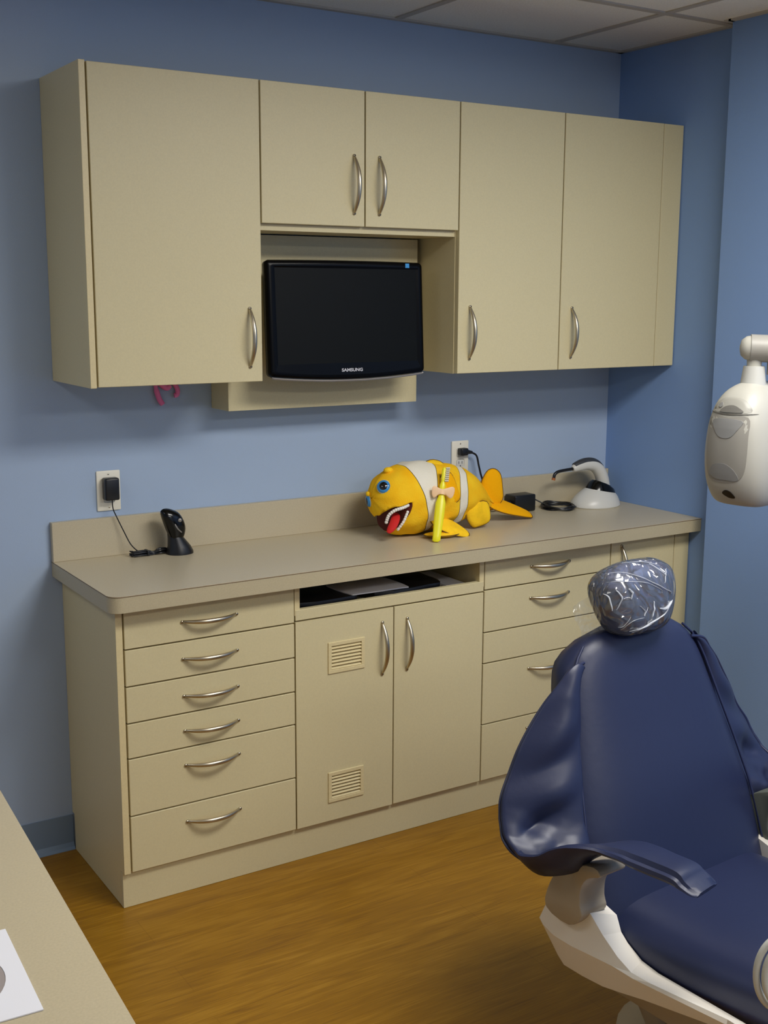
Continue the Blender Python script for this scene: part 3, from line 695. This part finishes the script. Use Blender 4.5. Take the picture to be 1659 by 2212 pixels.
# side wings of the backrest: loose upholstery flaps that run on into the arm slings
outl = [(.171, .498, 0), (.212, .488, -.002), (.240, .463, -.015), (.272, .436, -.030), (.303, .402, -.047), (.338, .357, -.065), (.365, .311, -.080), (.393, .271, -.085), (.404, .240, -.085), (.417, .198, -.075), (.420, .172, -.060), (.401, .146, -.045), (.370, .124, -.035)]
def wing(sg):
    oc = smooth_open(outl, 4); n = len(oc); grid = []
    for i, (oa, os, on) in enumerate(oc):
        v = i/(n-1); si = .500-.40*v; ia = interp(hw, si)*.985; row_ = []
        for j in range(19):
            u_ = j/18; a = ia+(oa-ia)*u_; s = si+(os-si)*u_
            bulge = .024*math.sin(math.pi*u_)*(1-.5*v)*min(1, v*4+.15)
            wr = .007*math.sin(s*48+u_*3+1.0)*math.sin(math.pi*u_)*min(1, max(0, v-.12)*3)
            low = max(0, v-.62)/.38
            wr += low*(.010*math.sin((s+.5*a)*95)*math.sin(math.pi*min(1, u_*1.05))+.003*math.sin((s-.9*a)*150)*u_)
            wr -= .030*math.exp(-((v-.74)/.09)**2-((u_-.55)/.28)**2)
            row_.append(bw(sg*a, s, -.016*(1-u_)+on*u_+bulge+wr))
        grid.append(row_)
    m = MB(); vs = [[m.bm.verts.new(p) for p in r] for r in grid]
    for a_, b_ in zip(vs, vs[1:]):
        for j in range(18): m.bm.faces.new((a_[j], a_[j+1], b_[j+1], b_[j]))
    def md(o):
        q = o.modifiers.new('t', 'SOLIDIFY'); q.thickness = .014; q.offset = -1 if sg < 0 else 1
        q = o.modifiers.new('s', 'SUBSURF'); q.levels = 1; q.render_levels = 1
    wg = m.build('side_wing', VINYL, t, ang=180, mods=md)
    MB().tube([r[-1] for r in grid], .0036, 8).build('piping', VINYLD, wg)
    return grid
G1 = wing(-1); G2 = wing(1)
# sling armrests: a padded strip from the wing's bottom forward to the arm pad
def arm(sg):
    # stations: (centre x, y, z above the seat, half width, thickness, roll)
    st = [(-.400, .110, .125, .030, .010, -50), (-.400, .075, .118, .042, .011, -44), (-.385, .030, .132, .052, .012, -32), (-.360, -.010, .160, .058, .013, -24), (-.325, -.050, .176, .056, .015, -14),
          (-.303, -.090, .182, .053, .017, -8), (-.292, -.125, .180, .050, .020, -5), (-.284, -.165, .177, .045, .021, -3), (-.278, -.205, .176, .044, .020, -2), (-.276, -.222, .172, .043, .013, 0), (-.274, -.244, .166, .040, .007, 0), (-.273, -.252, .165, .034, .005, 0)]
    st = smooth_open(st, 4); rings = []
    for i, (x, y, z, h_, th, rl) in enumerate(st):
        nx = st[min(i+1, len(st)-1)]; pv = st[max(i-1, 0)]
        T_ = Vector((nx[0]-pv[0], nx[1]-pv[1], nx[2]-pv[2])).normalized()
        A_ = Vector((1, 0, 0)); A_ = (A_-T_*A_.dot(T_)).normalized(); N_ = A_.cross(T_); N_ = N_ if N_.z > 0 else -N_
        q = Matrix.Rotation(R(rl), 3, T_); A_ = q @ A_; N_ = q @ N_
        pr_ = [(-1, 0), (-.96, .35), (-.78, .45), (-.70, .9), (-.4, 1.0), (0, 1.02), (.4, 1.0), (.72, .9), (.80, .45), (.96, .35), (1, 0), (.9, -.3), (0, -.45), (-.9, -.3)]
        c = Vector((x, y, SZ+z))
        rings.append([Vector(((c+A_*a*h_+N_*b_*th)[0]*(-sg if sg > 0 else 1), (c+A_*a*h_+N_*b_*th)[1], (c+A_*a*h_+N_*b_*th)[2])) for a, b_ in pr_])
    MB().loft(rings).build('armrest', VINYL, t, ang=45)
arm(-1); arm(1)
def bracket(sg):
    # curved arm carrier between the frame and the armrest
    prof = [(.097, .000), (.088, .055), (.062, .095), (.030, .118), (-.030, .138), (-.050, .124), (-.018, .108), (.000, .080), (.002, .045), (-.004, .020), (.030, -.012)]
    pts = [(y, SZ+z) for y, z in prof]
    a, b_ = (-.335, -.262) if sg < 0 else (.262, .335)
    MB().prism(smooth_closed(pts, 3), 'x', a, b_, .004).build('arm_bracket', TAUPE if sg < 0 else DGREY, t)
bracket(-1); bracket(1)

# seat cushion
rings = []
def seat_ring(y, H, z, th, e=1):
    out = []
    for j in range(25):
        x = -1+2*j/24; out.append((x*H, y, SZ+z+.018*(1-abs(x)**4)-.022*abs(x)**9))
    for x_, f in ((1.04, .35), (1.04, .65), (1.0, .92)): out.append((H*x_, y, SZ+z-th*f))
    for j in range(9): out.append((H*(.93-1.86*j/8), y, SZ+z-th))
    for x_, f in ((-1.0, .92), (-1.04, .65), (-1.04, .35)): out.append((H*x_, y, SZ+z-th*f))
    return out
for y, H, z, th in ((.075, .19, -.055, .02), (.060, .215, -.025, .05), (.03, .232, -.006, .075), (-.01, .238, .001, .09), (-.09, .238, .004, .10), (-.2, .236, .010, .11), (-.37, .232, .030, .11), (-.52, .222, .035, .10), (-.72, .20, -.005, .09), (-.95, .18, -.06, .08), (-1.12, .17, -.10, .07), (-1.17, .15, -.115, .05), (-1.19, .10, -.13, .02)):
    rings.append(seat_ring(y, H, z, th))
MB().loft(rings).build('seat', VINYL, t, ang=60)
# white chair frame, faceted shells on both sides and a cross beam
def shell(sg):
    top_ = [(-.31, .100, .030), (-.31, .021, .026), (-.31, -.004, .022), (-.31, -.040, -.009), (-.31, -.080, -.036), (-.31, -.116, -.051), (-.31, -.162, -.050), (-.31, -.34, -.030), (-.30, -.60, -.045), (-.28, -.9, -.1)]
    inn = [(-.25, .100, .026), (-.25, .031, .021), (-.25, -.020, .006), (-.25, -.034, -.025), (-.25, -.052, -.040), (-.25, -.090, -.060), (-.25, -.133, -.066), (-.25, -.33, -.064), (-.25, -.60, -.075), (-.24, -.9, -.13)]
    mid = [(-.325, .122, -.040), (-.325, .112, -.050), (-.325, .078, -.060), (-.325, .03, -.060), (-.322, -.034, -.056), (-.318, -.075, -.055), (-.315, -.125, -.058), (-.312, -.34, -.040), (-.30, -.60, -.055), (-.28, -.9, -.11)]
    low = [(-.30, .105, -.10), (-.30, .090, -.118), (-.30, .072, -.131), (-.30, .02, -.130), (-.30, -.036, -.125), (-.30, -.08, -.115), (-.30, -.14, -.100), (-.30, -.334, -.060), (-.29, -.60, -.085), (-.27, -.9, -.15)]
    inl = [(-.25, p[1], p[2]-.005) for p in low]
    rings = [[Vector((p[0]*(-sg), p[1], SZ+p[2])) for p in (top_[i], inn[i], inl[i], low[i], mid[i])] for i in range(len(top_))]
    rings.insert(0, [r_*1 for r_ in [Vector(((-.25 if k in (1, 2) else -.29)*(-sg), .118, SZ+z)) for k, z in enumerate((.018, .018, -.09, -.09, -.038))]])
    MB().loft(rings).build('frame_shell', CHAIRW, t, ang=12)
shell(-1); shell(1)
m = MB().box(-.245, .245, -.62, .08, SZ-.170, SZ-.105, .012)
m.build('under_seat_frame', TAUPE, t)
# lifting links and floor base
m = MB().tube([(-.12, .05, SZ-.15), (-.10, -.02, .10)], [.032, .030], 16); m.tube([(.12, .05, SZ-.15), (.10, -.02, .10)], [.032, .030], 16)
m.tube([(-.16, .05, SZ-.20), (.16, .05, SZ-.20)], .030, 18)
m.build('lift_link', TAUPE, t)
MB().loft([ellring(0, -.28, .001, .24, .42), ellring(0, -.28, .035, .24, .42), ellring(0, -.28, .060, .215, .39), ellring(0, -.25, .105, .15, .27), ellring(0, -.25, .12, .12, .22)]).build('floor_base', TAUPE, t)
# headrest
hc = bw(-.014, .612, .030)
def hrest(sc, name, m, par, wrink=0):
    prof = [(-.082, .030, .012), (-.076, .060, .030), (-.062, .083, .042), (-.035, .099, .050), (-.005, .110, .056), (.025, .116, .058), (.048, .112, .052), (.066, .093, .040), (.076, .064, .026), (.081, .028, .012)]
    rings = []
    for s_, H, T_ in prof:
        ring = []
        for k in range(40):
            q = 2*math.pi*k/40; cx_, cy_ = math.cos(q), math.sin(q); e = .75
            a = math.copysign(abs(cx_)**e, cx_)*H; n_ = math.copysign(abs(cy_)**e, cy_)*T_
            ss = s_-.02*(a/.12)*(1 if s_ > 0 else 1)*0
            p = bw(-.014+.93*a*sc+.08*s_, .612+.95*ss*sc, .030+n_*sc)
            p = p+Vector((.010*max(0, -s_/.08)*(1 if a > 0 else .1), 0, 0))
            if wrink: p = p+(p-hc).normalized()*(wrink*(math.sin(a*150+s_*90)+math.sin(s_*210-a*60+n_*100)+.8*math.sin(a*320+s_*160)))
            ring.append(p)
        rings.append(ring)
    return MB().loft(rings).build(name, m, par, ang=180, mods=subd(1 if not wrink else 2))
hr = hrest(1.0, 'headrest', mat('headrest_vinyl', srgb(50, 60, 100), .45), t)
MB().tube([bw(0, .50, -.045), bw(.002, .60, -.02)], [.022, .018], 14).build('headrest_post', METAL, t)
# clear film cover
t4 = thing('plastic_cover', 'crinkled clear plastic film wrapped over the blue headrest', 'cover', CH, R(4))
hrest(1.045, 'film', WRAP, t4, wrink=.0016)
FOLD = mat('film_fold', srgb(225, 230, 238), .18, spec=.8, coat=.6)
FOLD.node_tree.nodes['Principled BSDF'].inputs['Alpha'].default_value = .55
dg = bpy.context.evaluated_depsgraph_get(); dg.update()
fo = [c for c in t4.children][0]; fme = bpy.data.meshes.new_from_object(fo.evaluated_get(dg))
fb = BVHTree.FromPolygons([v.co for v in fme.vertices], [p.vertices[:] for p in fme.polygons])
nv = bw(0, 0, 1)-bw(0, 0, 0)
def fold(pts, r):
    out = []
    for i, (a, s_) in enumerate(smooth_open(pts, 6)):
        h = fb.ray_cast(bw(a-.046, s_+.002, .3), -nv)
        if h[0]: out.append(h[0]+nv*(.0012+.0008*math.sin(i*1.3)))
    if len(out) > 2: MB().tube(out, [r*(.35+.65*math.sin(math.pi*(i+.5)/len(out))) for i in range(len(out))], 6, flat=.5).build('crease', FOLD, t4)
for pts, r in (([(-.075, .672), (-.03, .664), (.02, .640), (.07, .612), (.098, .600)], .0022), ([(-.088, .655), (-.04, .645), (.02, .632), (.06, .610)], .0013),
               ([(-.04, .688), (.0, .684), (.05, .678), (.08, .662)], .0016), ([(.055, .672), (.075, .650), (.085, .640)], .0030), ([(.07, .625), (.088, .648), (.095, .655)], .0012),
               ([(-.082, .640), (-.072, .620), (-.068, .590)], .0030), ([(-.06, .630), (-.052, .612), (-.062, .590)], .0036), ([(-.035, .628), (-.028, .618), (-.034, .606)], .0052),
               ([(-.012, .588), (.002, .576), (.0, .566), (.012, .582)], .0020), ([(.03, .592), (.030, .575), (.024, .560)], .0024), ([(.046, .574), (.065, .572), (.090, .584)], .0050),
               ([(.096, .586), (.06, .560), (.02, .548), (-.02, .536)], .0018), ([(-.05, .545), (-.03, .560), (.0, .562)], .0012), ([(-.072, .570), (-.05, .552), (-.035, .570)], .0013), ([(-.03, .540), (.01, .543), (.05, .556)], .0022)):
    fold(pts, r)
ft = [[bw(-.088-.006*i+.02*j/8, .640-.014*j-.003*i, .01-.006*i+.004*math.sin(j*1.7+i)) for i in range(9)] for j in range(8)]
m = MB(); vs = [[m.bm.verts.new(p) for p in r] for r in ft]
for a_, b_ in zip(vs, vs[1:]):
    for j in range(8): m.bm.faces.new((a_[j], a_[j+1], b_[j+1], b_[j]))
m.build('loose_flap', WRAP, t4, ang=180)

# coiled hose in front of the chair
t5 = thing('hose', 'pale grey coiled tubing hanging at the right edge in front of the seat', 'hose', (.440, -2.170, .582))
vr = Vector((.845, -.534, 0)); m = MB(); pts = []
for k in range(100):
    a = k/100*2*math.pi*1.9+1.2; rx = .046-.0145*(k/70); pts.append(vr*(rx*math.cos(a))+Vector((0, 0, 1))*((.066-.0145*k/70)*math.sin(a))+vr.cross(Vector((0, 0, 1)))*(.006*k/40))
pts += [pts[-1]+vr*.04+Vector((0, 0, .05)), pts[-1]+vr*.12+Vector((0, 0, .2)), pts[-1]+vr*.16+Vector((0, 0, .5))]; m.tube(pts, .0056, 10); m.build('tubing', HOSE, t5)

# ------------------------------------------------------------------ x-ray head on its arm
IVORY = mat('ivory_enamel', srgb(176, 174, 164), .4); WHITEX = mat('white_enamel', srgb(186, 186, 180), .36)
XH = Vector((1.335, -1.275, 1.262)); t = thing('x_ray_head', 'white dental x-ray head hanging from a wall arm by the right wall', 'x-ray unit', XH, R(10))
# local: -x is the front face with the grey panel, y across, z up
prof = [(-.158, .045, .05), (-.150, .063, .085), (-.130, .074, .105), (-.09, .083, .122), (-.03, .086, .130), (.04, .080, .128), (.09, .068, .115), (.122, .050, .094), (.140, .030, .066), (.146, .018, .04)]
rings = []
for z, H, D in smooth_open(prof, 3):
    ring = []
    for k in range(48):
        q = 2*math.pi*k/48; c, s_ = math.cos(q), math.sin(q)
        x = math.copysign(abs(c)**(.45 if c < 0 else .8), c)*D; y = math.copysign(abs(s_)**.8, s_)*H
        ring.append((x+.02, y, z))
    rings.append(ring)
xb = MB().loft(rings).build('housing', IVORY, t, ang=60)
bvh = BVHTree.FromPolygons([v.co for v in xb.data.vertices], [p.vertices[:] for p in xb.data.polygons])
def facepatch(name, outline, m, par, off=.001, th=.0015):
    # a thin inlay that follows the housing's front surface
    pts = smooth_closed(outline, 4); cy = sum(p[0] for p in pts)/len(pts); cz_ = sum(p[1] for p in pts)/len(pts)
    b = MB()
    def P(y, z, o_):
        hit = bvh.ray_cast(Vector((-.5, y, z)), Vector((1, 0, 0)))
        x = hit[0].x if hit[0] else -.06
        return Vector((x-o_, y, z))
    rings = [[P(cy+(y-cy)*k, cz_+(z-cz_)*k, off) for y, z in pts] for k in (.03, .25, .5, .75, 1)]
    rings.append([P(y, z, off-th-.003) for y, z in pts])
    return b.loft(rings, caps=True).build(name, m, par, ang=60)
# y positive is to the left in view
fp = facepatch('front_panel', [(.050, .068), (.056, .02), (.057, -.04), (.050, -.080), (.030, -.092), (-.010, -.092), (-.038, -.082), (-.052, -.05), (-.054, .02), (-.048, .068), (0, .066)], GREYP, t)
facepatch('control_cap', [(.048, .080), (.040, .100), (.020, .112), (-.016, .112), (-.038, .102), (-.050, .080), (0, .077)], mat('light_grey_plastic', srgb(158, 156, 147), .45), t)
facepatch('upper_recess', [(.038, .060), (.034, .035), (.016, .018), (-.010, .018), (-.028, .036), (-.036, .060)], GREYD, fp, .002)
facepatch('lower_recess', [(.045, -.070), (.030, -.050), (.0, -.046), (-.025, -.060), (-.035, -.084), (.0, -.086), (.03, -.084)], GREYD, fp, .002)
facepatch('dial', [(.026, .0795), (.012, .092), (-.008, .095), (-.026, .088), (-.034, .0795), (0, .0780)], mat('dark_dial', srgb(110, 108, 102), .5), t, .003)
facepatch('button', [(.034, .092), (.030, .099), (.024, .099), (.022, .092), (.028, .088)], GREYD, t, .003)
facepatch('seam_line', [(.056, .0765), (.0, .0735), (-.056, .0765), (-.056, .0750), (.0, .0720), (.056, .0750)], mat('seam_grey', srgb(95, 92, 85), .6), t, .0022)
facepatch('beam_opening', [(.012, -.122), (.002, -.112), (-.012, -.116), (-.020, -.130), (-.006, -.132)], BLACKP, t, .002)
MB().tube([(0, 0, .135), (0, 0, .185)], [.0315, .025], 24).build('neck', WHITEX, t)
MB().tube([(0, 0, .182), (0, 0, .21)], [.017, .019], 20).build('swivel_joint', IVORY, t)
ad_ = Vector((.72, -.69, -.03)).normalized(); ac = Vector((0, 0, .228))
aa_ = Matrix.Rotation(R(-10), 3, 'Z') @ ad_
MB().tube([ac-aa_*.036, ac-aa_*.033, ac-aa_*.022, ac, ac+aa_*.06, ac+aa_*.80], [.006, .019, .028, .0325, .0325, .0325], 28).build('arm', IVORY, t)
MB().tube([ac-aa_*.012, ac+aa_*.045], .0332, 28).build('arm_collar', GREYP, t)
MB().tube([ac+aa_*.05+Vector((0, 0, -.02)), ac+aa_*.05+Vector((0, 0, -.062))], .020, 20).build('joint_cover', GREYD, t); pe = ac+aa_*.80; MB().tube([pe, pe+Vector((0, 0, -.20))], .040, 24).build('arm_column', IVORY, t)

# ------------------------------------------------------------------ near counter at the lower left
NX = lambda y: -.5945+(-1.84-y)*-.0535            # slightly skewed front edge
t = thing('near_counter', 'pale beige laminate countertop in the lower left foreground', 'countertop', (-.9, -2.0, .87))
pts = [(-.5515, -1.18), (-.640, -2.80), (-1.24, -2.80), (-1.24, -1.18)]
o = MB().prism(pts, 'z', ZK-.04, ZK, .0015).build('slab', mat('pale_laminate', srgb(188, 175, 144), .4, speck=(300, .06)), t); rel(o, t.location)
t = thing('side_cabinet', 'cream base cabinet hidden beneath the near counter', 'cabinet', (-.92, -2.0, 0))
o = MB().prism([(-.600, -1.2), (-.680, -2.78), (-1.22, -2.78), (-1.22, -1.2)], 'z', .001, ZK-.0405).build('body', CREAM, t, smooth=False); rel(o, t.location)
# square white sleeve with a round grey window
t = thing('paper_sleeve', 'white square card with a round grey centre on the near counter', 'card', (-.769, -2.010, ZK), R(-2.8))
n = 48; sq = []; ci = []
m = MB(); hh = .0925; rc = .0715
ring_o, ring_i = [], []
for k in range(n):
    a = 2*math.pi*k/n; c, s_ = math.cos(a), math.sin(a); f = hh/max(abs(c), abs(s_)); ring_o.append((c*f, s_*f)); ring_i.append((c*rc, s_*rc))
m.loft([[(x, y, .0004) for x, y in ring_i], [(x, y, .0018) for x, y in ring_i], [(x, y, .0018) for x, y in ring_o], [(x, y, .0004) for x, y in ring_o], [(x, y, .0004) for x, y in ring_i]], caps=False)
m.build('card', PAPER, t, smooth=False)
MB().loft([ellring(0, 0, .0003, .0713, .0713), ellring(0, 0, .0013, .0713, .0713)]).build('round_window', GREYC, t, smooth=False)
